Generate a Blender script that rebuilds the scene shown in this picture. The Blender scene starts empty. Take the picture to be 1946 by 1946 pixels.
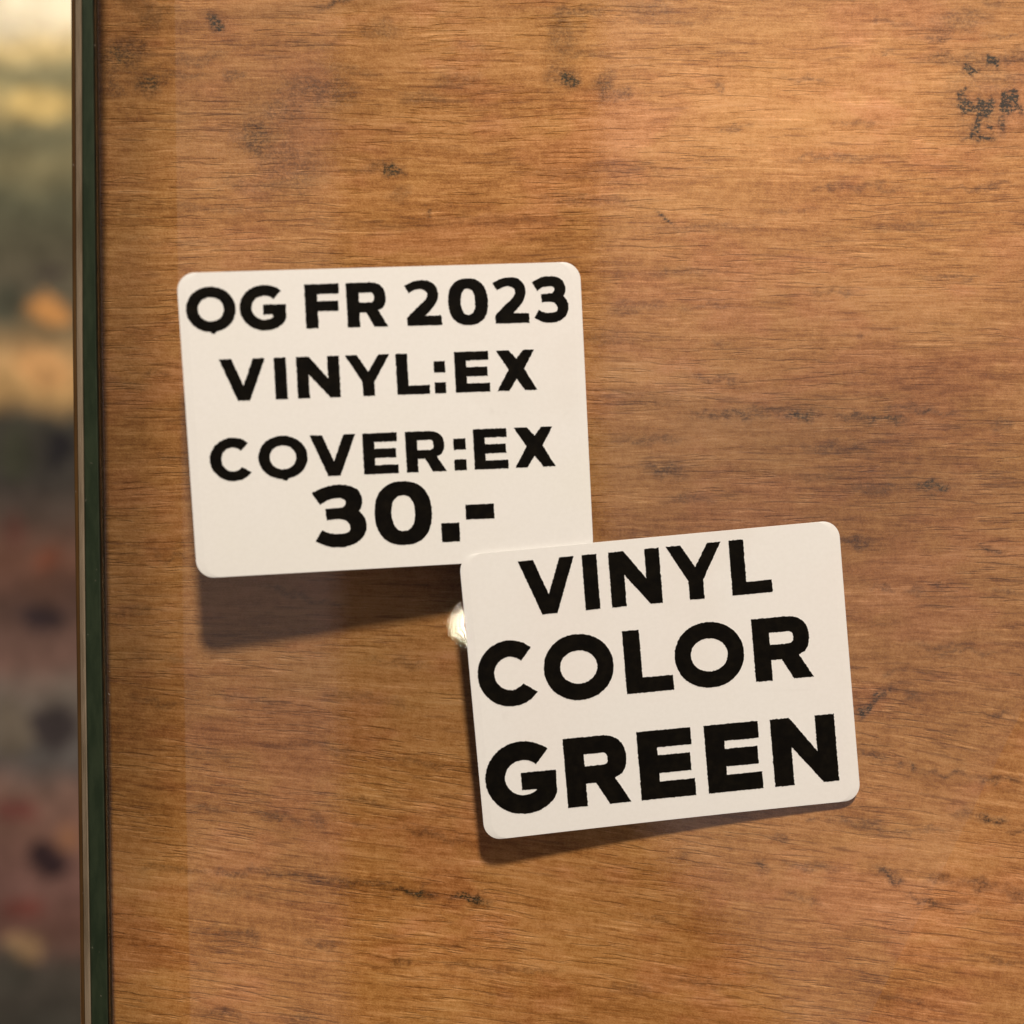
import bpy, bmesh, math, random
import numpy as np
from mathutils import Vector

random.seed(7)
rng = np.random.default_rng(11)
MM = 0.001
sc = bpy.context.scene
C = sc.collection

# ------------------------------------------------------------------ camera
CAM_H = 130.0                       # mm above the wood face
FPX = 2349.0                        # focal length in photograph pixels (45 degrees across)
cam_d = bpy.data.cameras.new('camera')
cam = bpy.data.objects.new('camera', cam_d)
C.objects.link(cam)
cam.location = (0, 0, CAM_H * MM)
cam.rotation_euler = (0, 0, 0)
cam_d.sensor_width = 36.0
cam_d.angle = math.radians(45.0)
cam_d.clip_start = 0.005
cam_d.clip_end = 20.0
cam_d.dof.use_dof = True
cam_d.dof.focus_distance = (CAM_H - 2.0) * MM
cam_d.dof.aperture_fstop = 10.5
sc.camera = cam

# ------------------------------------------------------------------ world, lamps, exposure
w = bpy.data.worlds.new('World')
sc.world = w
w.use_nodes = True
bg = w.node_tree.nodes['Background']
bg.inputs['Color'].default_value = (1.0, 0.84, 0.66, 1)
bg.inputs['Strength'].default_value = 0.07


def area_lamp(name, loc, size, power, colour, shape='DISK', size_y=None, aim=(0, 0, 0)):
    d = bpy.data.lights.new(name, 'AREA')
    d.shape = shape
    d.size = size * MM
    if size_y:
        d.size_y = size_y * MM
    d.energy = power
    d.color = colour
    o = bpy.data.objects.new(name, d)
    C.objects.link(o)
    o.location = Vector(loc) * MM
    o.rotation_euler = (Vector(aim) - Vector(loc)).to_track_quat('-Z', 'Y').to_euler()
    return o


# the shop lamp that throws the shadows: above the photograph's top edge, a little to the right
area_lamp('shop_lamp', (62, 440, 450), 64, 4.75, (1.0, 0.878, 0.73))
# added dim fill lamp on the right, lifts the shadows
area_lamp('soft_fill', (580, -160, 300), 300, 0.30, (1.0, 0.80, 0.56), 'DISK')
# two added area panels whose dim reflections veil parts of the clear sheet
area_lamp('veil_panel', (-10, -50, 600), 100, 0.068, (1.0, 0.84, 0.84), 'RECTANGLE', 760, (-10, -50, 0))
area_lamp('veil_panel', (340, -50, 600), 290, 0.28, (1.0, 0.82, 0.84), 'RECTANGLE', 760, (340, -50, 0))
# the small bulb mirrored beside the lower sticker
pl = bpy.data.lights.new('small_bulb', 'POINT')
pl.energy = 0.10
pl.shadow_soft_size = 4 * MM
pl.color = (1.0, 0.86, 0.62)
po = bpy.data.objects.new('small_bulb', pl)
C.objects.link(po)
po.location = Vector((116.5, -139.0, 600)) * MM

sc.view_settings.view_transform = 'Standard'
sc.view_settings.look = 'None'
sc.view_settings.exposure = 0.0
sc.view_settings.gamma = 1.0
sc.view_settings.use_curve_mapping = False
sc.render.engine = 'CYCLES'
sc.cycles.use_denoising = True
sc.cycles.transparent_max_bounces = 16
sc.cycles.max_bounces = 6
sc.cycles.diffuse_bounces = 1
sc.cycles.glossy_bounces = 3


# ------------------------------------------------------------------ helpers
def gap(X, Y):
    """height (mm) of the clear sheet above the wood: flat on it at lower right, lifting to upper left"""
    p = 4.6 - 0.12 * X + 0.06 * (Y + 6.0)
    s = 1.3
    g = 0.10 + s * np.logaddexp(0.0, p / s)
    k = np.clip((-33.0 - X) / 8.5, 0.0, 1.0)          # held down again along its left edge
    return g - np.minimum(5.0, g * 0.5) * k * k * (3 - 2 * k)


def on_sheet(px, py):
    z = 0.0
    X = Y = 0.0
    for _ in range(25):
        X = (px - 973.0) * (CAM_H - z) / FPX
        Y = -(py - 973.0) * (CAM_H - z) / FPX
        z = float(gap(X, Y))
    return X, Y


def on_wood(px, py):
    return (px - 973.0) * CAM_H / FPX, -(py - 973.0) * CAM_H / FPX


def new_obj(name, verts, faces, mat, parent=None, smooth=False):
    me = bpy.data.meshes.new(name)
    me.from_pydata([(v[0] * MM, v[1] * MM, v[2] * MM) for v in verts], [], faces)
    me.update()
    if smooth:
        me.polygons.foreach_set('use_smooth', [True] * len(me.polygons))
    me.materials.append(mat)
    o = bpy.data.objects.new(name, me)
    C.objects.link(o)
    if parent:
        o.parent = parent
    return o


def thing(name, label, cat):
    o = bpy.data.objects.new(name, None)
    o.empty_display_size = 0.005
    C.objects.link(o)
    o['label'] = label
    o['category'] = cat
    return o


def mat(name):
    m = bpy.data.materials.new(name)
    m.use_nodes = True
    nt = m.node_tree
    for n in list(nt.nodes):
        nt.nodes.remove(n)
    out = nt.nodes.new('ShaderNodeOutputMaterial')
    return m, nt, out


class G:
    """tiny node-graph helper"""
    def __init__(self, nt):
        self.nt = nt

    def n(self, typ, **kw):
        nd = self.nt.nodes.new(typ)
        for k, v in kw.items():
            setattr(nd, k, v)
        return nd

    def put(self, sock, v):
        if hasattr(v, 'is_output'):
            self.nt.links.new(v, sock)
        elif v is not None:
            sock.default_value = v

    def m(self, op, a, b=None, c=None, clamp=False):
        nd = self.n('ShaderNodeMath', operation=op, use_clamp=clamp)
        for i, v in enumerate((a, b, c)):
            if v is not None:
                self.put(nd.inputs[i], v)
        return nd.outputs[0]

    def ramp(self, v, a, b, lo=0.0, hi=1.0):
        nd = self.n('ShaderNodeMapRange', interpolation_type='SMOOTHSTEP')
        self.put(nd.inputs['Value'], v)
        for k, x in zip(('From Min', 'From Max', 'To Min', 'To Max'), (a, b, lo, hi)):
            nd.inputs[k].default_value = x
        return nd.outputs['Result']

    def noise(self, vec, scale, detail=2.0, rough=0.5, dist=0.0, dims='3D'):
        nd = self.n('ShaderNodeTexNoise', noise_dimensions=dims)
        self.put(nd.inputs['Vector'], vec)
        nd.inputs['Scale'].default_value = scale
        nd.inputs['Detail'].default_value = detail
        nd.inputs['Roughness'].default_value = rough
        nd.inputs['Distortion'].default_value = dist
        return nd.outputs['Fac']

    def mix(self, f, a, b, mode='MIX'):
        nd = self.n('ShaderNodeMix', data_type='RGBA', blend_type=mode)
        self.put(nd.inputs[0], f)
        self.put(nd.inputs[6], a)
        self.put(nd.inputs[7], b)
        return nd.outputs[2]

    def comb(self, x, y, z=0.0):
        nd = self.n('ShaderNodeCombineXYZ')
        for i, v in enumerate((x, y, z)):
            self.put(nd.inputs[i], v)
        return nd.outputs[0]


def srgb(r, g, b):
    f = lambda c: ((c / 255 + 0.055) / 1.055) ** 2.4 if c > 10 else c / 255 / 12.92
    return (f(r), f(g), f(b), 1.0)


# ------------------------------------------------------------------ materials
def wood_material():
    m, nt, out = mat('printed_wood_grain')
    g = G(nt)
    tc = g.n('ShaderNodeTexCoord').outputs['Object']
    sx = g.n('ShaderNodeSeparateXYZ')
    nt.links.new(tc, sx.inputs[0])
    X = g.m('MULTIPLY', sx.outputs[0], 1000.0)
    Y = g.m('MULTIPLY', sx.outputs[1], 1000.0)
    # growth lines dip to the right in the lower part of the board
    bend = g.ramp(Y, -2.0, -34.0, 0.0, 0.125)
    wob = g.noise(g.comb(g.m('MULTIPLY', X, 0.035), g.m('MULTIPLY', Y, 0.06)), 1.0, 2.0, dims='2D')
    V = g.m('ADD', g.m('ADD', Y, g.m('MULTIPLY', g.m('ADD', X, 20.0), bend)), g.m('MULTIPLY', wob, 1.2))

    def gn(fx, fy, seed, detail=3.0, rough=0.55):
        return g.noise(g.comb(g.m('MULTIPLY_ADD', X, fx, seed * 3.7), g.m('MULTIPLY_ADD', V, fy, seed * 5.3)), 1.0, detail, rough, dims='2D')

    big = gn(0.022, 0.055, 1.3, 2.0)
    bands = gn(0.03, 0.30, 4.7, 3.0)
    mid = gn(0.12, 1.05, 8.1, 4.0, 0.6)
    fine = gn(0.33, 3.6, 12.9, 4.0, 0.62)
    hair = gn(0.16, 6.5, 17.2, 2.0, 0.5)
    speck = g.noise(g.comb(X, g.m('MULTIPLY', V, 1.5)), 4.6, 2.0, 0.75, dims='2D')
    mott = g.noise(g.comb(g.m('ADD', X, 171.0), Y), 1.2, 2.0, 0.6, dims='2D')
    t = g.m('MULTIPLY', big, 0.38)
    for v, k in ((bands, 0.24), (mid, 0.38), (fine, 0.38), (hair, 0.10), (speck, 0.36), (mott, 0.24)):
        t = g.m('ADD', t, g.m('MULTIPLY', v, k))
    # paler and darker zones of the printed timber
    gain = g.m('MULTIPLY_ADD', g.n('ShaderNodeAttribute', attribute_name='tone').outputs['Fac'], 1.75, 1.0)
    tone = g.n('ShaderNodeValToRGB')
    nt.links.new(g.ramp(t, 0.53, 1.53), tone.inputs[0])
    tone.inputs[0].default_value = 0.5
    cr = tone.color_ramp
    cr.elements[0].position = 0.0
    cr.elements[0].color = (0.085, 0.026, 0.0030, 1)
    cr.elements[1].position = 1.0
    cr.elements[1].color = (0.62, 0.335, 0.155, 1)
    for p, c in ((0.26, (0.265, 0.095, 0.016, 1)), (0.5, (0.415, 0.180, 0.049, 1)), (0.72, (0.535, 0.260, 0.094, 1))):
        e = cr.elements.new(p)
        e.color = c
    col = tone.outputs[0]
    # reddish and yellowish drift in the print
    hue = g.noise(g.comb(g.m('MULTIPLY_ADD', X, 0.06, 31.0), g.m('MULTIPLY_ADD', Y, 0.11, 17.0)), 1.0, 3.0, 0.65, dims='2D')
    col = g.mix(g.ramp(hue, 0.48, 0.64, 0.0, 0.5), col, (1.03, 0.90, 1.15, 1), 'MULTIPLY')
    col = g.mix(g.ramp(hue, 0.46, 0.34, 0.0, 0.4), col, (0.97, 1.02, 0.90, 1), 'MULTIPLY')
    col = g.mix(1.0, col, g.comb(gain, gain, gain), 'MULTIPLY')
    # short pores and pale hair lines along the grain
    pore = g.m('MULTIPLY', g.ramp(gn(0.17, 2.7, 31.0, 3.0), 0.58, 0.67), g.ramp(gn(0.05, 0.28, 37.0, 2.0), 0.42, 0.62))
    col = g.mix(g.m('MULTIPLY', pore, 0.72), col, g.mix(1.0, col, (0.52, 0.45, 0.35, 1), 'MULTIPLY'))
    pale = g.m('MULTIPLY', g.ramp(gn(0.13, 4.2, 41.0, 1.0), 0.61, 0.70), g.ramp(gn(0.09, 0.6, 43.0, 2.0), 0.45, 0.6))
    col = g.mix(g.m('MULTIPLY', pale, 0.8), col, g.mix(1.0, col, (1.32, 1.42, 1.7, 1), 'MULTIPLY'))
    # ink smudges (painted as a mask on the mesh, broken up here)
    st = g.n('ShaderNodeAttribute', attribute_name='stain').outputs['Fac']
    brk = g.m('ADD', g.m('MULTIPLY', gn(1.1, 3.2, 51.0, 3.0, 0.7), 0.9), g.m('MULTIPLY', g.noise(g.comb(g.m('ADD', X, 63.0), Y), 3.4, 3.0, 0.7, dims='2D'), 0.9))
    sm = g.m('MULTIPLY', st, g.ramp(brk, 0.68, 1.12, 0.32, 1.25), clamp=True)
    ink = g.mix(g.ramp(mott, 0.4, 0.6), (0.026, 0.015, 0.0025, 1), (0.034, 0.023, 0.007, 1))
    ic = g.mix(g.ramp(st, 0.62, 0.95), g.mix(1.0, col, (0.30, 0.27, 0.24, 1), 'MULTIPLY'), ink)
    col = g.mix(sm, col, ic)
    bs = g.n('ShaderNodeBsdfPrincipled')
    nt.links.new(col, bs.inputs['Base Color'])
    bs.inputs['Roughness'].default_value = 0.55
    bs.inputs['Specular IOR Level'].default_value = 0.25
    # pressed pores: shallow grooves along the grain that catch the lamp on their lower lip
    thin_line = g.m('MULTIPLY', g.ramp(gn(0.15, 2.0, 61.0, 2.0, 0.6), 0.55, 0.66), g.ramp(gn(0.05, 0.16, 67.0, 1.0), 0.36, 0.58))
    hgt = g.m('MULTIPLY_ADD', thin_line, -1.0, g.m('MULTIPLY', g.noise(g.comb(X, Y), 3.6, 2.0, 0.7, dims='2D'), 0.55))
    bmp = g.n('ShaderNodeBump')
    bmp.inputs['Strength'].default_value = 1.0
    bmp.inputs['Distance'].default_value = 0.060 * MM
    nt.links.new(hgt, bmp.inputs['Height'])
    nt.links.new(bmp.outputs[0], bs.inputs['Normal'])
    nt.links.new(bs.outputs[0], out.inputs[0])
    return m


def clear_material():
    m, nt, out = mat('clear_plastic')
    g = G(nt)
    lw = g.n('ShaderNodeLayerWeight')
    lw.inputs['Blend'].default_value = 0.5
    fres = g.m('MULTIPLY_ADD', g.m('POWER', lw.outputs['Facing'], 5.0), 0.96, 0.04)
    tr = g.n('ShaderNodeBsdfTransparent')
    tr.inputs['Color'].default_value = (0.985, 0.99, 0.98, 1)
    gl = g.n('ShaderNodeBsdfGlossy')
    gl.inputs['Roughness'].default_value = 0.02
    gl.inputs['Color'].default_value = (1, 1, 1, 1)
    mx = g.n('ShaderNodeMixShader')
    nt.links.new(fres, mx.inputs[0])
    nt.links.new(tr.outputs[0], mx.inputs[1])
    nt.links.new(gl.outputs[0], mx.inputs[2])
    nt.links.new(mx.outputs[0], out.inputs[0])
    return m


def paper_material():
    m, nt, out = mat('matt_white_label')
    g = G(nt)
    tc = g.n('ShaderNodeTexCoord').outputs['Object']
    fib = g.noise(tc, 2600.0, 3.0, 0.6)
    blot = g.noise(tc, 70.0, 3.0, 0.6)
    col = g.mix(g.ramp(fib, 0.3, 0.7, 0.0, 0.5), (0.875, 0.875, 0.875, 1), (0.835, 0.833, 0.828, 1))
    col = g.mix(g.ramp(blot, 0.58, 0.75, 0.0, 0.30), col, (0.79, 0.78, 0.755, 1))
    # faint grey rub marks left by the printer
    rub = g.m('MULTIPLY', g.ramp(g.noise(tc, 160.0, 4.0, 0.7), 0.66, 0.80), 0.22)
    col = g.mix(rub, col, (0.50, 0.48, 0.46, 1))
    # pale pink and yellow drift of the label stock, a few hairline scuffs
    dr = g.noise(tc, 38.0, 2.0, 0.6)
    col = g.mix(g.ramp(dr, 0.5, 0.68, 0.0, 0.6), col, (1.0, 0.975, 0.97, 1), 'MULTIPLY')
    col = g.mix(g.ramp(dr, 0.5, 0.34, 0.0, 0.6), col, (0.985, 0.985, 0.955, 1), 'MULTIPLY')
    mp = g.n('ShaderNodeMapping')
    mp.inputs['Rotation'].default_value = (0, 0, 0.7)
    mp.inputs['Scale'].default_value = (70.0, 900.0, 1.0)
    nt.links.new(tc, mp.inputs[0])
    scf = g.m('MULTIPLY', g.ramp(g.noise(mp.outputs[0], 1.0, 1.0), 0.72, 0.80), g.ramp(g.noise(tc, 110.0, 1.0), 0.5, 0.65))
    col = g.mix(g.m('MULTIPLY', scf, 0.16), col, (0.55, 0.53, 0.50, 1))
    bs = g.n('ShaderNodeBsdfPrincipled')
    nt.links.new(col, bs.inputs['Base Color'])
    bs.inputs['Roughness'].default_value = 0.38
    bs.inputs['Specular IOR Level'].default_value = 0.45
    bmp = g.n('ShaderNodeBump')
    bmp.inputs['Strength'].default_value = 0.22
    bmp.inputs['Distance'].default_value = 0.02 * MM
    nt.links.new(fib, bmp.inputs['Height'])
    nt.links.new(bmp.outputs[0], bs.inputs['Normal'])
    nt.links.new(bs.outputs[0], out.inputs[0])
    return m


def ink_material():
    m, nt, out = mat('thermal_black_print')
    g = G(nt)
    tc = g.n('ShaderNodeTexCoord').outputs['Object']
    col = g.mix(g.ramp(g.noise(tc, 900.0, 4.0, 0.7), 0.35, 0.75), (0.0030, 0.0024, 0.0018, 1), (0.0075, 0.0058, 0.0036, 1))
    bs = g.n('ShaderNodeBsdfPrincipled')
    nt.links.new(col, bs.inputs['Base Color'])
    bs.inputs['Roughness'].default_value = 0.6
    bs.inputs['Specular IOR Level'].default_value = 0.06
    nt.links.new(bs.outputs[0], out.inputs[0])
    return m


def plain_material(name, colour, colour2, rough, spec, scale=400.0, stretch=1.0):
    m, nt, out = mat(name)
    g = G(nt)
    tc = g.n('ShaderNodeTexCoord').outputs['Object']
    mp = g.n('ShaderNodeMapping')
    mp.inputs['Scale'].default_value = (1.0, stretch, 1.0)
    nt.links.new(tc, mp.inputs[0])
    nz = g.noise(mp.outputs[0], scale, 4.0, 0.65)
    col = g.mix(g.ramp(nz, 0.35, 0.68), colour, colour2)
    nick = g.ramp(g.noise(tc, 1500.0, 2.0, 0.5), 0.74, 0.80)
    col = g.mix(g.m('MULTIPLY', nick, 0.5), col, (0.35, 0.31, 0.25, 1))
    bs = g.n('ShaderNodeBsdfPrincipled')
    nt.links.new(col, bs.inputs['Base Color'])
    bs.inputs['Roughness'].default_value = rough
    bs.inputs['Specular IOR Level'].default_value = spec
    nt.links.new(bs.outputs[0], out.inputs[0])
    return m


BACK_Z = -150.0


def back_px(px, py):
    return (px - 973.0) * (CAM_H - BACK_Z) / FPX, -(py - 973.0) * (CAM_H - BACK_Z) / FPX


def print_material():
    """mottled colour print on the card far below the left edge"""
    m, nt, out = mat('mottled_colour_print')
    g = G(nt)
    tc = g.n('ShaderNodeTexCoord').outputs['Object']
    sx = g.n('ShaderNodeSeparateXYZ')
    nt.links.new(tc, sx.inputs[0])
    X = g.m('MULTIPLY', sx.outputs[0], 1000.0)
    Y = g.m('MULTIPLY', sx.outputs[1], 1000.0)
    warp = g.noise(tc, 75.0, 5.0, 0.7)
    Yw = g.m('ADD', Y, g.m('MULTIPLY', g.m('SUBTRACT', warp, 0.5), 13.0))
    X = g.m('ADD', X, g.m('MULTIPLY', g.m('SUBTRACT', g.noise(tc, 91.0, 5.0, 0.7), 0.5), 12.0))
    # horizontal colour bands of the print, from its top to its bottom
    stops = [(-60, (252, 236, 205)), (50, (250, 234, 200)), (85, (228, 200, 140)), (125, (128, 122, 92)),
             (165, (156, 142, 100)), (200, (190, 166, 112)), (250, (112, 108, 82)), (310, (126, 116, 84)),
             (380, (90, 88, 68)), (470, (82, 76, 60)), (560, (92, 84, 68)), (625, (122, 104, 76)), (690, (188, 148, 100)),
             (750, (180, 142, 92)), (800, (62, 58, 50)), (900, (62, 57, 52)), (980, (80, 66, 58)),
             (1070, (108, 74, 60)), (1150, (84, 62, 54)), (1260, (114, 86, 76)), (1320, (110, 98, 88)),
             (1440, (92, 86, 82)), (1500, (120, 92, 80)), (1580, (116, 84, 72)), (1680, (114, 82, 74)),
             (1770, (108, 76, 66)), (1840, (78, 70, 62)), (1980, (62, 59, 52))]
    y0, y1 = back_px(0, -60)[1], back_px(0, 1980)[1]
    rp = g.n('ShaderNodeValToRGB')
    nd = g.n('ShaderNodeMapRange')
    nt.links.new(Yw, nd.inputs['Value'])
    nd.inputs['From Min'].default_value = y0
    nd.inputs['From Max'].default_value = y1
    nt.links.new(nd.outputs[0], rp.inputs[0])
    cr = rp.color_ramp
    for i, (py, c) in enumerate(stops):
        p = (py + 60) / 2040.0
        if i == 0:
            e = cr.elements[0]
        elif i == 1:
            e = cr.elements[1]
        else:
            e = cr.elements.new(p)
        e.position = p
        e.color = srgb(*c)
    col = rp.outputs[0]
    blobs = [(95, 590, 45, 28, (190, 134, 78), 1), (10, 575, 30, 40, (76, 74, 60), 1), (85, 700, 60, 34, (204, 152, 98), .9),
             (70, 195, 60, 34, (206, 176, 112), .9), (118, 850, 26, 40, (30, 27, 30), .95), (30, 860, 40, 50, (58, 58, 44), .8),
             (85, 1168, 50, 26, (50, 38, 40), .95), (100, 1385, 46, 44, (56, 48, 48), .95), (20, 1380, 40, 60, (106, 94, 80), .9),
             (90, 1634, 48, 26, (44, 30, 34), .95), (128, 1590, 22, 26, (140, 96, 66), .6), (48, 1796, 42, 26, (146, 116, 84), .9),
             (30, 1850, 50, 40, (70, 66, 58), .8), (45, 1725, 40, 22, (112, 58, 50), .8), (40, 1540, 40, 24, (114, 62, 56), .8),
             (100, 520, 36, 22, (56, 46, 44), .7), (90, 1062, 30, 26, (122, 68, 48), .7), (20, 1010, 24, 40, (92, 56, 48), .7)]
    for px, py, rx, ry, c, a in blobs:
        cx, cy = back_px(px, py)
        k = (CAM_H - BACK_Z) / FPX
        dx = g.m('MULTIPLY', g.m('SUBTRACT', X, cx), 1.0 / (rx * k))
        dy = g.m('MULTIPLY', g.m('SUBTRACT', Yw, cy), 1.0 / (ry * k))
        d = g.m('ADD', g.m('MULTIPLY', dx, dx), g.m('MULTIPLY', dy, dy))
        col = g.mix(g.ramp(d, 1.5, 0.4, 0.0, a), col, srgb(*c))
    nz = g.noise(tc, 190.0, 4.0, 0.75)
    col = g.mix(g.ramp(nz, 0.35, 0.65, 0.0, 0.75), col, (0.45, 0.45, 0.45, 1), 'MULTIPLY')
    bs = g.n('ShaderNodeBsdfPrincipled')
    gain = g.mix(1.0, col, (1.5, 1.6, 1.75, 1), 'MULTIPLY')
    nt.links.new(gain, bs.inputs['Base Color'])
    bs.inputs['Roughness'].default_value = 0.7
    bs.inputs['Specular IOR Level'].default_value = 0.2
    nt.links.new(bs.outputs[0], out.inputs[0])
    return m


M_WOOD = wood_material()
M_CLEAR = clear_material()
M_PAPER = paper_material()
M_INK = ink_material()
M_GREEN = plain_material('dark_green_edge', (0.014, 0.023, 0.012, 1), (0.024, 0.035, 0.019, 1), 0.35, 0.4, 900.0, 0.25)
M_BEAD = plain_material('greyish_polished_lip', (0.12, 0.090, 0.058, 1), (0.24, 0.185, 0.13, 1), 0.25, 0.7, 700.0, 0.08)
M_DARK_LINE = plain_material('dark_thin_line', (0.012, 0.008, 0.004, 1), (0.03, 0.018, 0.008, 1), 0.6, 0.2)
M_RIM = plain_material('brown_rim', (0.060, 0.028, 0.008, 1), (0.095, 0.048, 0.014, 1), 0.5, 0.3, 500.0, 0.1)
M_PRINT = print_material()

# ------------------------------------------------------------------ background card, far below
cx0, cy1 = back_px(-260, -320)
cx1, cy0 = back_px(420, 2280)
card = new_obj('printed_card',
               [(cx0, cy0, BACK_Z), (cx1, cy0, BACK_Z), (cx1, cy1, BACK_Z), (cx0, cy1, BACK_Z),
                (cx0, cy0, BACK_Z - 2), (cx1, cy0, BACK_Z - 2), (cx1, cy1, BACK_Z - 2), (cx0, cy1, BACK_Z - 2)],
               [(0, 1, 2, 3), (7, 6, 5, 4), (0, 4, 5, 1), (1, 5, 6, 2), (2, 6, 7, 3), (3, 7, 4, 0)], M_PRINT)
card['label'] = 'out-of-focus mottled print in cream, orange and mauve beyond the left edge'
card['category'] = 'print'

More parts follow.
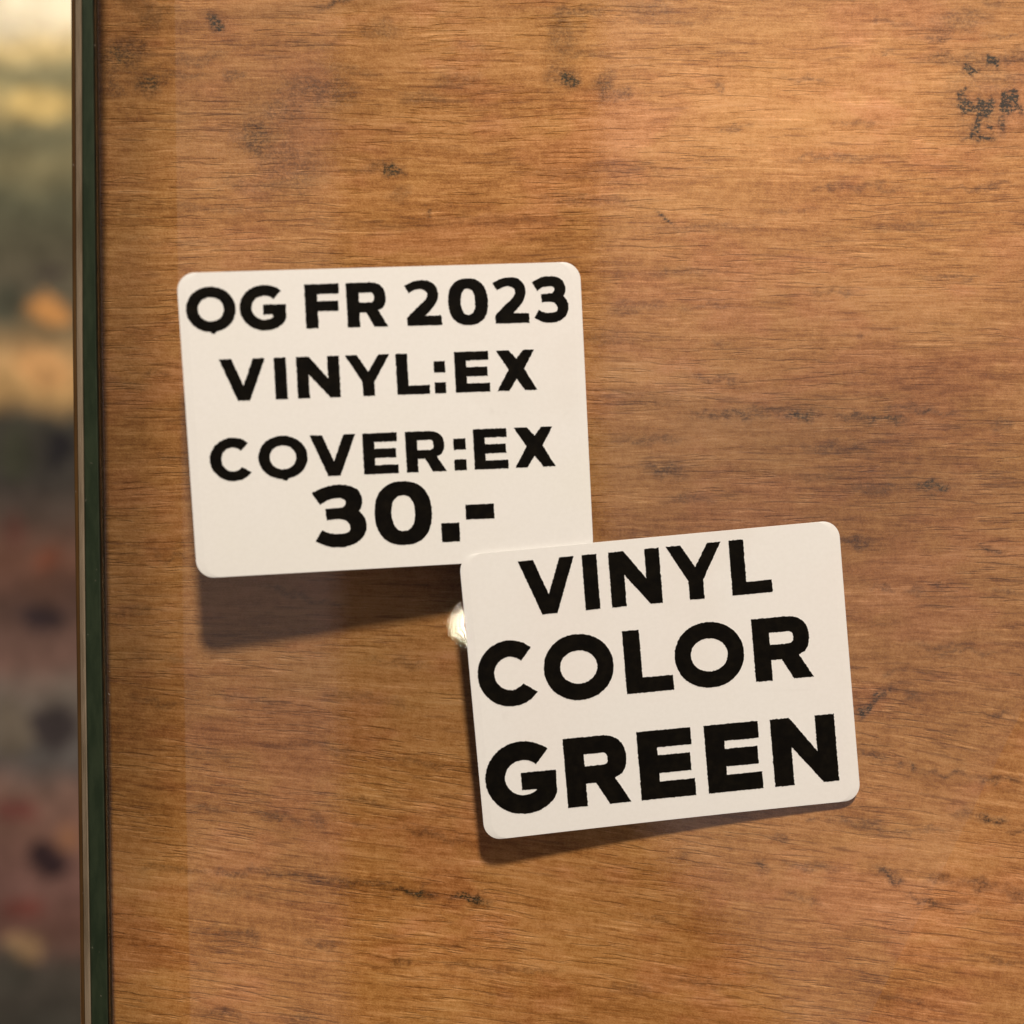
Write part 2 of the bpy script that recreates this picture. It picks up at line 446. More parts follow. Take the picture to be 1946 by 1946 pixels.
# ------------------------------------------------------------------ wood board
# (px, py, half length, half height, angle in degrees (image, clockwise down), strength)
STAINS = [
    (412, 40, 24, 15, 28, 1.0), (640, 5, 40, 6, -22, .8), (240, 104, 38, 30, 0, .75), (282, 160, 26, 20, 20, .8), (210, 130, 16, 40, 0, .5),
    (215, 165, 22, 18, 0, .5), (286, 28, 18, 34, 0, .5), (320, 15, 22, 10, 0, .4), (372, 112, 58, 9, -8, .5), (330, 145, 62, 6, 0, .5),
    (440, 140, 20, 10, 20, .6), (720, 55, 36, 14, 5, .5), (600, 82, 50, 8, 0, .35), (540, 208, 46, 20, -8, .5),
    (570, 165, 46, 20, 0, .55), (628, 175, 52, 24, 8, .6), (480, 258, 36, 30, 35, .62), (545, 312, 66, 44, 30, .55),
    (745, 322, 18, 12, 20, .85), (715, 322, 40, 10, 0, .5), (475, 355, 56, 18, 10, .42), (760, 365, 22, 14, 0, .4),
    (650, 133, 60, 10, 8, .4), (800, 186, 40, 10, 0, .45), (860, 150, 36, 14, 0, .5), (520, 230, 70, 40, 0, .3),
    (1085, 20, 40, 12, -4, .55), (1122, 18, 22, 10, 0, .5), (1240, 16, 40, 12, 0, .45), (1070, 65, 26, 46, 10, .55), (1085, 150, 20, 20, 0, .9),
    (1060, 140, 26, 14, 0, .6), (1148, 165, 18, 24, 0, .72), (1180, 180, 22, 10, -30, .62), (1110, 102, 40, 6, 0, .5),
    (1264, 414, 20, 4, 34, 1.2), (808, 403, 7, 6, 0, .8), (1370, 166, 10, 7, 30, .6),
    (1840, 138, 13, 14, 0, 1.0), (1886, 118, 15, 18, -30, 1.1), (1835, 182, 10, 16, 0, .9), (1866, 204, 15, 18, 10, 1.2), (1840, 204, 10, 10, 0, 1.0),
    (1914, 192, 18, 22, 25, 1.2), (1938, 210, 10, 10, 0, 1.0), (1866, 242, 14, 22, 0, .9), (1900, 240, 10, 26, 0, .75), (1862, 268, 28, 6, 0, .9),
    (1870, 190, 66, 76, 0, .42), (1830, 36, 50, 16, 0, .55), (1800, 58, 50, 8, 0, .5), (1785, 112, 40, 10, 0, .6), (1852, 112, 36, 12, 0, .5), (1930, 108, 26, 12, 0, .7),
    (1930, 150, 26, 10, 0, .5), (1890, 8, 20, 8, 0, .5),
    (1660, 1330, 42, 7, -42, .85), (1640, 1352, 16, 8, -35, .8),
    (1385, 790, 64, 9, 4, .7), (1480, 782, 70, 10, 2, .6), (1525, 790, 36, 8, 8, .7), (1640, 790, 50, 7, 2, .7), (1700, 797, 34, 8, 12, .75), (1730, 776, 44, 7, 3, .65),
    (1780, 784, 40, 4, 2, .7), (1910, 805, 16, 10, 0, .6), (1772, 924, 44, 9, 6, .9), (1660, 925, 50, 10, 4, .6), (1555, 905, 40, 8, 0, .4),
    (1265, 893, 36, 14, 0, .75), (1310, 946, 40, 9, 0, .6), (1235, 836, 60, 9, 2, .55), (1360, 720, 46, 6, 3, .6), (1590, 854, 60, 9, 4, .6), (1350, 580, 40, 5, -4, .6),
    (1210, 585, 60, 9, -2, .5), (1300, 518, 70, 6, 0, .42), (1595, 553, 50, 5, -3, .5), (1800, 526, 50, 4, 0, .5), (1370, 655, 14, 4, 0, .6), (1640, 642, 10, 5, 0, .6),
    (1560, 300, 60, 4, -3, .5), (1620, 300, 80, 5, 1, .5), (1580, 358, 34, 7, -12, .55), (1660, 354, 70, 5, 0, .5), (1630, 235, 40, 5, 0, .5), (1530, 151, 40, 4, -2, .6),
    (1680, 96, 14, 4, 0, .7), (1400, 245, 30, 5, -6, .55), (1490, 400, 60, 3, 0, .5), (1720, 430, 60, 8, 0, .45), (1870, 354, 70, 4, -2, .6), (1330, 435, 90, 8, 0, .4), (1120, 380, 80, 9, 3, .45),
    (1160, 320, 110, 9, 0, .3), (1060, 330, 60, 8, 0, .3), (1250, 40, 90, 4, 1, .4), (1700, 45, 50, 4, 2, .5), (1780, 70, 40, 3, 0, .7), (1905, 70, 34, 3, 0, .6),
    (330, 1650, 60, 5, 6, .55), (440, 1656, 40, 6, 8, .7), (520, 1657, 60, 6, 4, .6), (690, 1678, 60, 7, 8, .65), (790, 1697, 42, 8, 10, .9), (890, 1712, 34, 7, 6, .95), (600, 1668, 60, 6, 8, .55),
    (480, 1778, 26, 8, 14, .6), (420, 1768, 60, 5, 5, .45), (610, 1795, 40, 6, 8, .55), (530, 1555, 40, 7, 12, .6), (605, 1560, 18, 14, 20, .55), (400, 1540, 30, 5, 4, .55), (700, 1520, 50, 5, 10, .5),
    (690, 1572, 22, 6, 12, .5), (820, 1585, 60, 6, 12, .55), (760, 1830, 14, 8, 0, .55), (900, 1840, 60, 7, 8, .5), (1000, 1840, 60, 5, 5, .5), (420, 1925, 40, 6, 8, .6), (560, 1935, 40, 6, 6, .55), (440, 1695, 90, 8, 8, .3),
    (1655, 1436, 30, 6, 12, .7), (1728, 1457, 18, 7, 15, .8), (1800, 1468, 40, 6, 4, .75), (1900, 1480, 50, 6, 4, .7), (1690, 1280, 14, 6, 0, .6), (1830, 1240, 60, 4, 4, .6), (1790, 1225, 60, 4, 2, .5),
    (1880, 1044, 20, 5, 10, .85), (1625, 1028, 40, 7, 6, .7), (1680, 1118, 24, 5, 5, .7), (1740, 1126, 20, 4, 3, .5), (1790, 1110, 14, 5, 0, .7), (1925, 1120, 30, 4, 4, .6), (1730, 1320, 24, 7, 30, .6), (1900, 1355, 30, 4, 4, .6),
    (1890, 1560, 36, 8, 10, .8), (1930, 1582, 20, 4, 0, .8), (1640, 1570, 34, 9, 12, .6), (1540, 1556, 16, 4, 4, .7), (1600, 1556, 24, 5, 10, .65), (1850, 1550, 40, 5, 6, .5), (1730, 1580, 60, 5, 2, .5),
    (1440, 1645, 20, 9, 25, .75), (1550, 1648, 60, 6, 2, .55), (1695, 1662, 34, 8, 16, .8), (1790, 1675, 30, 9, 6, .6), (1860, 1680, 34, 8, 14, .7), (1930, 1700, 20, 10, 20, .6), (1765, 1715, 34, 4, 14, .8), (1480, 1600, 24, 5, 5, .6),
    (1520, 1705, 26, 5, 16, .55), (1300, 1626, 14, 5, 10, .7), (1230, 1745, 60, 4, 4, .45), (1340, 1870, 70, 6, 8, .45), (1720, 1900, 40, 5, 10, .6), (1900, 1825, 50, 5, 8, .6), (1830, 1730, 60, 4, 4, .5), (1200, 1880, 40, 6, 0, .45),
    (560, 1130, 50, 6, 14, .5), (620, 1145, 30, 5, 10, .5), (330, 1060, 40, 6, 8, .45), (320, 870, 30, 8, 8, .45), (250, 1160, 30, 10, 0, .4), (240, 730, 40, 8, 5, .4), (300, 710, 30, 6, 6, .4),
    (470, 1330, 60, 6, 8, .42), (700, 1330, 80, 8, 10, .4), (300, 1335, 50, 5, 10, .5), (620, 1420, 70, 7, 8, .4), (380, 1430, 40, 6, 10, .45), (760, 1260, 60, 6, 8, .4), (800, 1450, 50, 6, 10, .45), (300, 1250, 60, 8, 6, .35),
    (1150, 640, 60, 12, 0, .35), (1230, 760, 90, 14, 2, .28), (1500, 800, 240, 40, 2, .16), (1800, 920, 160, 40, 4, .16), (500, 230, 170, 110, 0, .14),
    (960, 420, 120, 10, 0, .25), (700, 430, 140, 9, 2, .2), (420, 400, 120, 6, 2, .35), (350, 460, 100, 5, 2, .3), (900, 90, 40, 5, 2, .35),
]

# paler / darker zones of the print: (px, py, half width, half height, shift)
TONES = [(1480, 190, 520, 260, .22), (1850, 420, 260, 160, .08), (205, 950, 110, 1300, -.26), (1400, 870, 520, 190, -.15), (620, 1260, 420, 230, -.17),
         (600, 1850, 560, 190, .12), (1700, 1800, 420, 260, .12), (700, 400, 500, 150, .08), (520, 260, 200, 150, -.06), (1300, 1700, 220, 160, -.05), (1780, 1180, 320, 200, -.08)]
NX, NY = 560, 560
wx0, wx1, wy0, wy1 = -47.0, 66.0, -66.0, 66.0


def wood_edge(Y):
    # left edge of the board, not quite square with the frame
    a = on_wood(137, 0)
    b = on_wood(154, 1946)
    return a[0] + (b[0] - a[0]) * (Y - a[1]) / (b[1] - a[1])


u = np.linspace(0, 1, NX)
yy = np.linspace(wy0, wy1, NY)
UU, YY = np.meshgrid(u, yy)
XL = wood_edge(YY)
XX = XL + (wx1 - XL) * UU
stain = np.zeros_like(XX)


def value_noise(P, Q, cell, seed):
    r = np.random.default_rng(seed)
    t = r.normal(0, 1, (400, 400))
    a, b = P / cell + 150.0, Q / cell + 150.0
    i, j = np.floor(a).astype(int), np.floor(b).astype(int)
    fa, fb = a - i, b - j
    fa, fb = fa * fa * (3 - 2 * fa), fb * fb * (3 - 2 * fb)
    return (t[i, j] * (1 - fa) * (1 - fb) + t[i + 1, j] * fa * (1 - fb) + t[i, j + 1] * (1 - fa) * fb + t[i + 1, j + 1] * fa * fb)


WXX = XX + 0.42 * value_noise(XX, YY, 1.1, 1) + 0.20 * value_noise(XX, YY, 0.45, 2)
WYY = YY + 0.26 * value_noise(XX, YY, 1.3, 3) + 0.14 * value_noise(XX, YY, 0.45, 4)
for px, py, rx, ry, ang, a in STAINS:
    X0, Y0 = on_wood(px, py)
    k = CAM_H / FPX
    c, s = math.cos(math.radians(-ang)), math.sin(math.radians(-ang))
    dx, dy = WXX - X0, WYY - Y0
    e1 = (dx * c + dy * s) / (rx * k * 1.05)
    e2 = (-dx * s + dy * c) / (ry * k * 1.15)
    d = np.clip(1.45 - 0.95 * np.sqrt(e1 * e1 + e2 * e2), 0, 1)
    d = d * d * (3 - 2 * d)
    stain = np.maximum(stain, a * d) + 0.25 * np.minimum(stain, a * d)
tone_map = np.zeros_like(XX)
for px, py, rx, ry, a in TONES:
    X0, Y0 = on_wood(px, py)
    k = CAM_H / FPX
    tone_map += a * np.exp(-((XX - X0) / (rx * k)) ** 2 - ((YY - Y0) / (ry * k)) ** 2)
verts = np.zeros((NX * NY, 3))
verts[:, 0] = XX.ravel()
verts[:, 1] = YY.ravel()
idx = np.arange(NX * NY).reshape(NY, NX)
faces = np.stack([idx[:-1, :-1], idx[:-1, 1:], idx[1:, 1:], idx[1:, :-1]], -1).reshape(-1, 4).tolist()
# sides and back of the board
nv = len(verts)
ring = list(idx[0, :]) + list(idx[1:, -1]) + list(idx[-1, -2::-1]) + list(idx[-2:0:-1, 0])
low = verts[ring].copy()
low[:, 2] = -15.0
allv = np.vstack([verts, low])
n = len(ring)
for i in range(n):
    j = (i + 1) % n
    faces.append((int(ring[i]), nv + i, nv + j, int(ring[j])))
faces.append(tuple(nv + i for i in range(n))[::-1])
board = new_obj('wood_board', allv.tolist(), faces, M_WOOD)
at = board.data.attributes.new('stain', 'FLOAT', 'POINT')
at.data.foreach_set('value', np.concatenate([stain.ravel(), np.zeros(n)]).astype(np.float32))
at = board.data.attributes.new('tone', 'FLOAT', 'POINT')
at.data.foreach_set('value', np.concatenate([tone_map.ravel(), np.zeros(n)]).astype(np.float32))
board['label'] = 'brown wood-grain board with dark ink smudges, filling the background behind the stickers'
board['category'] = 'board'

# ------------------------------------------------------------------ clear sheet with its dark green left edge
sheet = thing('clear_sheet', 'clear glossy sheet over the wood with a dark green strip down its left edge', 'clear sheet')


def edge_at(px_of_y, Y):
    """X of a line given in photograph pixels (py -> px), for a height Y on the sheet"""
    py = 973.0
    for _ in range(12):
        px = np.interp(py, px_of_y[0], px_of_y[1])
        X, Yh = on_sheet(px, py)
        py += (Yh - Y) * FPX / CAM_H
    return on_sheet(np.interp(py, px_of_y[0], px_of_y[1]), py)[0]


def extend(pts):
    ys = [p[0] for p in pts]
    xs = [p[1] for p in pts]
    ys = [-500] + ys + [2500]
    xs = [xs[0] - (xs[1] - xs[0]) * 500 / (pts[1][0] - pts[0][0])] + xs + [xs[-1] + (xs[-1] - xs[-2]) * 554 / (pts[-1][0] - pts[-2][0])]
    return (ys, xs)


L_LIP = extend([(0, 139), (650, 142), (1300, 150), (1946, 158)])
L_GREEN = extend([(0, 154.5), (650, 156), (1300, 163), (1946, 172.5)])
L_DARK = extend([(0, 176), (650, 182.5), (1300, 193.5), (1946, 205)])
L_SHEET = extend([(0, 180.5), (650, 187), (1300, 198), (1946, 209)])
EY = np.linspace(-63, 63, 64)
X_LIP = np.array([edge_at(L_LIP, y) for y in EY])
X_GRN = np.array([edge_at(L_GREEN, y) for y in EY])
X_DRK = np.array([edge_at(L_DARK, y) for y in EY])
X_SHT = np.array([edge_at(L_SHEET, y) for y in EY])

# the sheet itself, 0.5 mm thick
sv, sf = [], []
NXs = 120
for iy, y in enumerate(EY):
    for ix in range(NXs):
        x = X_SHT[iy] + (66.0 - X_SHT[iy]) * ix / (NXs - 1)
        sv.append((x, y, float(gap(x, y))))
nt_ = len(sv)
sv += [(x, y, z - 0.25) for x, y, z in sv]
for iy in range(len(EY) - 1):
    for ix in range(NXs - 1):
        a = iy * NXs + ix
        sf.append((a, a + 1, a + NXs + 1, a + NXs))
        sf.append((nt_ + a, nt_ + a + NXs, nt_ + a + NXs + 1, nt_ + a + 1))
for iy in range(len(EY) - 1):
    for ix in (0, NXs - 1):
        a = iy * NXs + ix
        q = (a, a + NXs, nt_ + a + NXs, nt_ + a)
        sf.append(q if ix == 0 else q[::-1])
for ix in range(NXs - 1):
    for iy in (0, len(EY) - 1):
        a = iy * NXs + ix
        q = (a, nt_ + a, nt_ + a + 1, a + 1)
        sf.append(q if iy == 0 else q[::-1])
new_obj('pane', sv, sf, M_CLEAR, sheet, smooth=True)


def loft(name, profile, m):
    """profile(i) -> list of (x, z) closed loop, clockwise seen from -Y"""
    v, f = [], []
    k = None
    for i, y in enumerate(EY):
        p = profile(i, y)
        k = len(p)
        v += [(x, y, z) for x, z in p]
    for i in range(len(EY) - 1):
        for j in range(k):
            a, b = i * k + j, i * k + (j + 1) % k
            f.append((a, b, b + k, a + k))
    f.append(tuple(range(k))[::-1])
    f.append(tuple(range((len(EY) - 1) * k, len(EY) * k)))
    return new_obj(name, v, f, m, sheet, smooth=False)


def prof_green(i, y):
    a, b = X_GRN[i], X_DRK[i]
    z = float(gap(b, y)) + 0.02
    return [(a, z - 0.9), (b, z - 0.9), (b, z - 0.05), (b - 0.08, z), (a + 0.12, z), (a, z - 0.10)]


def prof_dark_line(i, y):
    a, b = X_DRK[i] + 0.004, X_SHT[i] - 0.004
    z = float(gap(b, y)) - 0.05
    return [(a, z - 0.8), (b, z - 0.8), (b, z), (a, z - 0.15)]


def prof_lip(i, y):
    a, b = X_LIP[i], X_GRN[i] - 0.004
    z = float(gap(b, y)) - 0.02
    wv = b - a
    return [(a, z - 0.9), (b, z - 0.9), (b, z - 0.02), (b - 0.12 * wv, z + 0.05), (b - 0.3 * wv, z + 0.04), (b - 0.40 * wv, z - 0.12),
            (b - 0.47 * wv, z - 0.10), (b - 0.56 * wv, z - 0.02), (b - 0.78 * wv, z - 0.06), (a + 0.02, z - 0.4)]


loft('green_edge_strip', prof_green, M_GREEN)
loft('thin_line', prof_dark_line, M_DARK_LINE)  # narrow dark line between the green strip and the sheet
loft('polished_lip', prof_lip, M_BEAD)


def prof_rim(i, y):
    b = X_LIP[i] - 0.004
    a = b - 0.42
    z = float(gap(b, y)) - 0.45
    return [(a, z - 0.6), (b, z - 0.6), (b, z), (a + 0.12, z - 0.06), (a, z - 0.2)]


loft('brown_rim', prof_rim, M_RIM)

# ------------------------------------------------------------------ stickers


def smooth_path(pts):
    """pts: (x, y, corner?) closed; Catmull-Rom between corners"""
    n = len(pts)
    out = []
    for i in range(n):
        p1, p2 = pts[i], pts[(i + 1) % n]
        p0 = pts[i - 1] if not p1[2] else p1
        p3 = pts[(i + 2) % n] if not p2[2] else p2
        if p1[2] and p2[2]:
            out.append((p1[0], p1[1]))
            continue
        for s in range(6):
            t = s / 6.0
            q = []
            for c in (0, 1):
                a, b, cc, d = p0[c], p1[c], p2[c], p3[c]
                q.append(0.5 * (2 * b + (cc - a) * t + (2 * a - 5 * b + 4 * cc - d) * t * t + (3 * b - a - 3 * cc + d) * t ** 3))
            out.append(tuple(q))
    return out


def ell(cx, cy, rx, ry, a0, a1, nseg=40, p=2.0):
    r = []
    for i in range(nseg + 1):
        a = math.radians(a0 + (a1 - a0) * i / nseg)
        c, s = math.cos(a), math.sin(a)
        r.append((cx + rx * math.copysign(abs(c) ** (2 / p), c), cy + ry * math.copysign(abs(s) ** (2 / p), s)))
    return r


def glyph(ch, ar, sv, sh, nib=False):
    """outlines in the unit box; ar = width / cap height, sv / sh = stem and bar thickness in cap heights"""
    s = sv / ar
    ov = 0.022
    if ch == 'I':
        return [[(0, 0), (1, 0), (1, 1), (0, 1)]]
    if ch == 'L':
        return [[(0, 0), (1, 0), (1, sh), (s, sh), (s, 1), (0, 1)]]
    if ch == 'E':
        g1 = (1 - 3.02 * sh) / 2
        return [[(0, 0), (1.0, 0), (1.0, sh), (s, sh), (s, sh + g1), (.95, sh + g1), (.95, 2 * sh + g1 + .01), (s, 2 * sh + g1 + .01),
                 (s, 1 - sh), (.99, 1 - sh), (.99, 1), (0, 1)]]
    if ch == 'F':
        return [[(0, 0), (s, 0), (s, .385), (.97, .385), (.97, .385 + sh), (s, .385 + sh), (s, 1 - sh), (1, 1 - sh), (1, 1), (0, 1)]]
    if ch == 'V':
        k = .272
        return [[(0, 1), (k, 1), (.505, .355), (1 - k + .01, 1), (1, 1), (.635, 0), (.365, 0)]]
    if ch == 'N':
        return [[(0, 0), (s, 0), (s, .57), (.76, 0), (1, 0), (1, 1), (1 - s, 1), (1 - s, .47), (.30, 1), (0, 1)]]
    if ch == 'Y':
        return [[(0, 1), (.27, 1), (.505, .585), (.755, 1), (1, 1), (.635, .34), (.635, 0), (.365, 0), (.365, .34)]]
    if ch == 'X':
        return [[(0.01, 1), (.33, 1), (.515, .785), (.69, 1), (.97, 1), (.70, .535), (1, 0), (.70, 0), (.495, .285), (.30, 0), (0, 0), (.305, .53)]]
    if ch == 'R':
        out = [(0, 0), (s, 0), (s, .325), (.475, .325), (.66, 0), (1, 0), (.775, .375)]
        out += ell(.60, .665, .375, .335, -52, 90, 18, 2.3)[1:]
        out += [(0, 1)]
        cnt = [(s, .325 + sh), (s, 1 - sh)] + ell(.60, (1.325) / 2, .375 - s + .02, (.675 - 2 * sh) / 2, 90, -90, 12, 2.6)
        return [out, cnt]
    if ch == 'O':
        o = ell(.5, .5, .5, .5 + ov, 0, 360, 72, 2.06)[:-1]
        if nib:
            o = [(x + (.012 if 262 < i * 5 < 280 else 0), y - (.045 if 266 < i * 5 < 276 else 0)) for i, (x, y) in enumerate(o)]
        i_ = ell(.5, .5, .5 - s * .96, .5 + ov - sh * 1.08, 0, 360, 54, 2.05)[:-1]
        return [o, i_]
    if ch == '0':
        o = ell(.5, .5, .5, .5 + ov * .8, 0, 360, 72, 2.35)[:-1]
        i_ = ell(.5, .5, .5 - s, .5 + ov - sh * 1.02, 0, 360, 54, 2.3)[:-1]
        return [o, i_]
    if ch in 'CG':
        R = .545 if ch == 'C' else .535
        rx, ry = R, .5 + ov
        ix, iy = R - s * .98, .5 + ov - sh * 1.08
        if ch == 'C':
            o = ell(R, .5, rx, ry, 47, 321, 60) + ell(R, .5, ix, iy, 318, 44, 46)
        else:
            o = ell(R, .5, rx, ry, 47, 318, 60)
            o += [(.985, .25), (.99, .57), (.50, .57), (.50, .57 - sh * 1.0), (.70, .57 - sh * 1.0), (.70, .30)]
            o += ell(R, .5, ix, iy, 312, 44, 46)
        return [o]
    if ch == '2':
        P = [(.0, .90, 1), (.12, .735, 1), (.29, .80, 0), (.45, .815, 0), (.585, .77, 0), (.625, .68, 0), (.555, .565, 0), (.29, .376, 1), (.03, .175, 1), (.04, 0, 1),
             (1, 0, 1), (.985, .215, 1), (.54, .215, 1), (.78, .41, 0), (.89, .55, 0), (.93, .69, 0), (.88, .855, 0), (.75, .965, 0), (.54, 1.01, 0), (.26, .985, 0)]
        return [smooth_path(P)]
    if ch == '3':
        P = [(.0, .89, 1), (.15, .69, 1), (.30, .765, 0), (.49, .79, 0), (.61, .76, 0), (.625, .69, 0), (.56, .635, 1), (.24, .62, 1), (.26, .435, 1), (.48, .45, 0),
             (.63, .41, 0), (.69, .31, 0), (.65, .235, 0), (.506, .205, 0), (.30, .222, 0), (.16, .28, 1), (.03, .10, 1), (.24, .015, 0), (.506, -.012, 0),
             (.77, .04, 0), (.945, .17, 0), (1, .32, 0), (.965, .465, 0), (.873, .563, 1), (.925, .65, 0), (.935, .77, 0), (.855, .92, 0), (.63, 1.0, 0), (.36, 1.0, 0), (.16, .95, 0)]
        return [smooth_path(P)]
    raise KeyError(ch)


def densify(path, corner_px, step=1.3, jit=0.38):
    """path already in photograph pixels; add points along the edges and fray them a little, like coarse thermal print"""
    out = []
    n = len(path)
    for i in range(n):
        a, b = np.array(path[i]), np.array(path[(i + 1) % n])
        L = float(np.linalg.norm(b - a))
        k = max(1, int(L / step))
        for j in range(k):
            p = a + (b - a) * j / k
            out.append(p)
    out = np.array(out)
    j = rng.normal(0, jit, out.shape)
    j = (j + 0.5 * np.roll(j, 1, 0)) * 0.75
    return out + j


def fill(paths_px, lift):
    bm = bmesh.new()
    edges = []
    for p in paths_px:
        vs = []
        for px, py in p:
            X, Y = on_sheet(px, py)
            vs.append(bm.verts.new((X * MM, Y * MM, 0)))
        for i in range(len(vs)):
            edges.append(bm.edges.new((vs[i], vs[(i + 1) % len(vs)])))
    bmesh.ops.triangle_fill(bm, use_beauty=True, use_dissolve=False, edges=edges)
    for f in bm.faces:
        if f.normal.z < 0:
            f.normal_flip()
    for v in bm.verts:
        v.co.z = (float(gap(v.co.x / MM, v.co.y / MM)) + lift) * MM
    return bm


def ink_mesh(name, bm, parent):
    me = bpy.data.meshes.new(name)
    bm.to_mesh(me)
    bm.free()
    me.materials.append(M_INK)
    o = bpy.data.objects.new(name, me)
    C.objects.link(o)
    o.parent = parent
    return o


def text_line(parent, lift, cap, base, lean, glyphs, sv, sh, nib=False):
    """cap, base: (x0, y0, slope) of the cap line and base line; glyphs: (char, x-left, x-right) at mid height"""
    def place(ax, ay, xl, xr):
        xm = xl + (xr - xl) * ax
        yt = cap[1] + cap[2] * (xm - cap[0])
        yb = base[1] + base[2] * (xm - base[0])
        x = xm + lean * (yb - yt) * (0.5 - ay)
        yt = cap[1] + cap[2] * (x - cap[0])
        yb = base[1] + base[2] * (x - base[0])
        return (x, yb + (yt - yb) * ay)
    for ch, xl, xr in glyphs:
        H = (base[1] + base[2] * (xl - base[0])) - (cap[1] + cap[2] * (xl - cap[0]))
        if ch == ':':
            for k, (lo, hi) in enumerate(((.0, .27), (.51, .785))):
                p = [place(ax, ay, xl, xr) for ax, ay in ((0, lo), (1, lo), (1, hi), (0, hi))]
                ink_mesh('colon_dot', fill([densify(p, None)], lift), parent)
            continue
        if ch == '.':
            p = [place(ax, ay, xl, xr) for ax, ay in ((0, 0), (1, 0), (1, .305), (0, .305))]
            ink_mesh('full_stop', fill([densify(p, None)], lift), parent)
            continue
        if ch == '-':
            p = [place(ax, ay, xl, xr) for ax, ay in ((0, .35), (1, .35), (1, .59), (0, .59))]
            ink_mesh('dash', fill([densify(p, None)], lift), parent)
            continue
        paths = glyph(ch, (xr - xl) / H, sv, sh, nib)
        paths = [densify([place(ax, ay, xl, xr) for ax, ay in p], None) for p in paths]
        ink_mesh('digit' if ch.isdigit() else 'letter', fill(paths, lift), parent)


def sticker(name, label, quad, lift, thick, radius_mm):
    """rounded label following the sheet; quad = TL, TR, BR, BL in photograph pixels on the sheet"""
    root = thing(name, label, 'sticker')
    P = [np.array(on_sheet(*q)) for q in quad]
    c0 = sum(P) / 4
    # a true rectangle: mean side directions and lengths
    ux = (P[1] - P[0]) + (P[2] - P[3])
    Wd = np.linalg.norm(ux) / 2
    ux /= np.linalg.norm(ux)
    uy = np.array([-ux[1], ux[0]])
    Hd = (np.dot(P[0] - P[3], uy) + np.dot(P[1] - P[2], uy)) / 2
    r = radius_mm
    rows = []
    for t in np.linspace(0, 1, 10):
        rows.append(r * (1 - math.cos(t * math.pi / 2)))
    ys = rows + list(np.linspace(r, Hd - r, 26)[1:-1]) + [Hd - q for q in rows[::-1]]
    nx = 48
    top, faces = [], []
    for y in ys:
        d = min(y, Hd - y)
        ins = r - math.sqrt(max(0.0, r * r - (r - d) ** 2)) if d < r else 0.0
        for i in range(nx):
            x = ins + (Wd - 2 * ins) * i / (nx - 1)
            q = c0 + ux * (x - Wd / 2) + uy * (y - Hd / 2)
            top.append((q[0], q[1], float(gap(q[0], q[1])) + lift))
    ny = len(ys)
    nv = len(top)
    for iy in range(ny - 1):
        for ix in range(nx - 1):
            a = iy * nx + ix
            faces.append((a, a + 1, a + nx + 1, a + nx))
            faces.append((nv + a, nv + a + nx, nv + a + nx + 1, nv + a + 1))
    ring = list(range(nx)) + [iy * nx + nx - 1 for iy in range(1, ny)] + [(ny - 1) * nx + i for i in range(nx - 2, -1, -1)] + [iy * nx for iy in range(ny - 2, 0, -1)]
    # soft rolled edge: the outermost ring sits a touch lower than the face
    for i in ring:
        x, y, z = top[i]
        top[i] = (x, y, z - thick * 0.45)
    verts = top + [(x, y, z - thick) for x, y, z in top]
    for i in ring:
        x, y, z = verts[i]
        verts[nv + i] = (x, y, z - thick * 0.55)
    n = len(ring)
    for i in range(n):
        a, b = ring[i], ring[(i + 1) % n]
        faces.append((a, nv + a, nv + b, b))
    new_obj('label_paper', verts, faces, M_PAPER, root, smooth=False)
    return root


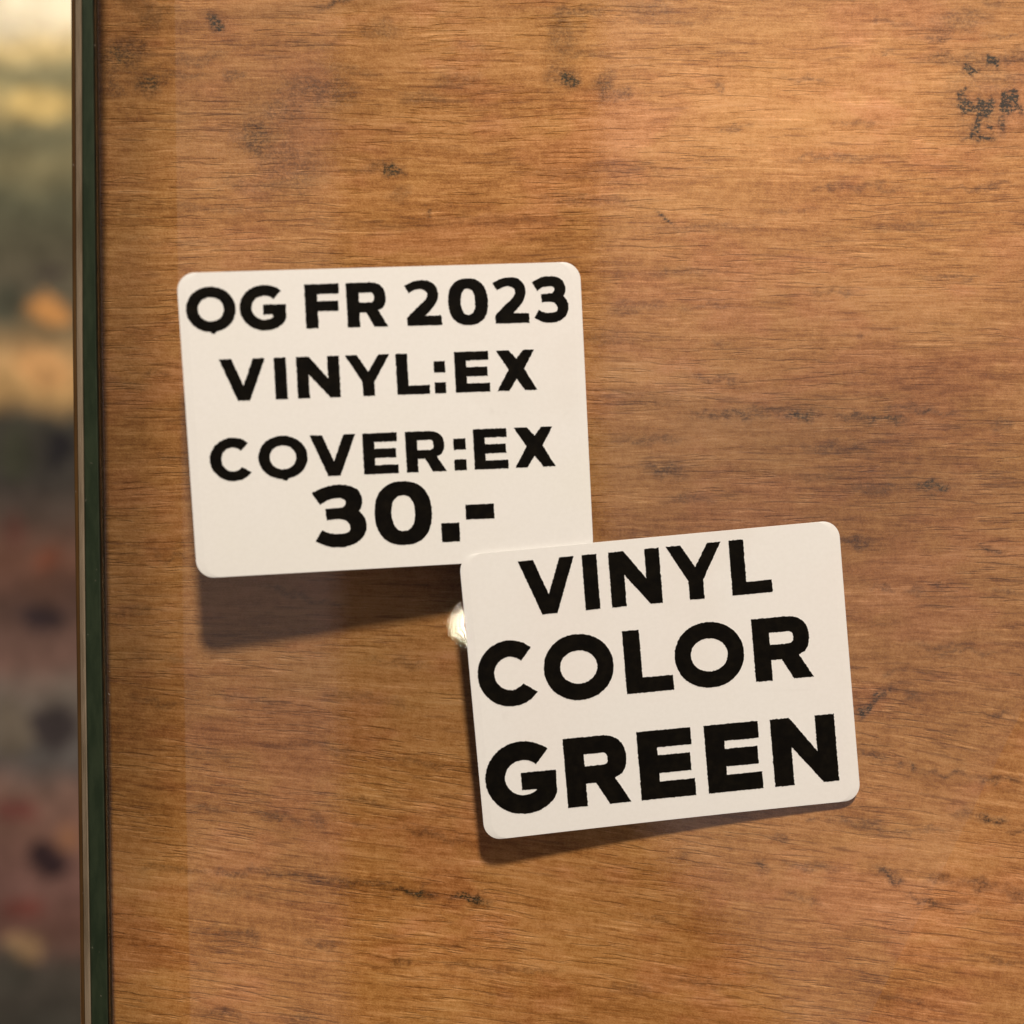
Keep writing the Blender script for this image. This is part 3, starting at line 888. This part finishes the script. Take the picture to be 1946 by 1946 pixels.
S1 = [(338, 516.4), (1105.3, 500.3), (1124.6, 1054.8), (372.7, 1102.6)]
S2 = [(873.7, 1056), (1593.9, 986.7), (1632.7, 1520.6), (920.3, 1595.2)]
st1 = sticker('price_sticker', 'white rounded price sticker reading OG FR 2023, VINYL:EX, COVER:EX, 30.-', S1, 0.16, 0.13, 1.75)
st2 = sticker('colour_sticker', 'white rounded sticker reading VINYL COLOR GREEN, overlapping the price sticker\'s corner', S2, 0.36, 0.16, 1.75)

I1, I2 = 0.16 + 0.035, 0.36 + 0.035
text_line(st1, I1, (400, 547.2, -.033), (400, 629.5, -.0262), .055,
          [('O', 354.5, 448.5), ('G', 456, 545), ('F', 580.5, 646), ('R', 659.3, 736), ('2', 770, 838.5), ('0', 851.8, 927.4), ('2', 937.5, 1004.5), ('3', 1012, 1079.5)],
          .285, .225, nib=True)
text_line(st1, I1, (417, 683.5, -.0318), (466, 761.5, -.0375), .055,
          [('V', 419, 506), ('I', 522.7, 545.7), ('N', 565, 646.3), ('Y', 658, 742), ('L', 753.7, 815.5), (':', 825, 846.6), ('E', 864.8, 930), ('X', 943.5, 1019)],
          .285, .215)
text_line(st1, I1, (446, 833.5, -.0385), (446, 912.5, -.0437), .055,
          [('C', 399.7, 480.5), ('O', 491.8, 585), ('V', 591, 677.5), ('E', 690.5, 756.5), ('R', 771.8, 847), (':', 862.5, 885.6), ('E', 900.5, 964.8), ('X', 977.5, 1054)],
          .285, .215, nib=True)
text_line(st1, I1, (645, 922, -.045), (645, 1038.5, -.043), .05,
          [('3', 595, 696.4), ('0', 712.5, 821), ('.', 837.3, 872), ('-', 885, 939)], .275, .225)
text_line(st2, I2, (984, 1066.7, -.0983), (1030, 1167, -.098), .078,
          [('V', 988, 1094), ('I', 1108.7, 1136.6), ('N', 1158.7, 1255), ('Y', 1268, 1372), ('L', 1387, 1463)], .265, .225)
text_line(st2, I2, (1181, 1199, -.092), (1191, 1318, -.0945), .083,
          [('C', 908, 1022), ('O', 1033.5, 1165.4), ('L', 1186, 1275.5), ('O', 1281.4, 1412.5), ('R', 1430.5, 1540)], .268, .24)
text_line(st2, I2, (1069, 1403, -.0935), (1080, 1533.6, -.1015), .083,
          [('G', 922.8, 1058), ('R', 1074, 1194), ('E', 1213.5, 1317), ('E', 1341, 1444.5), ('N', 1466.5, 1588)], .285, .25)
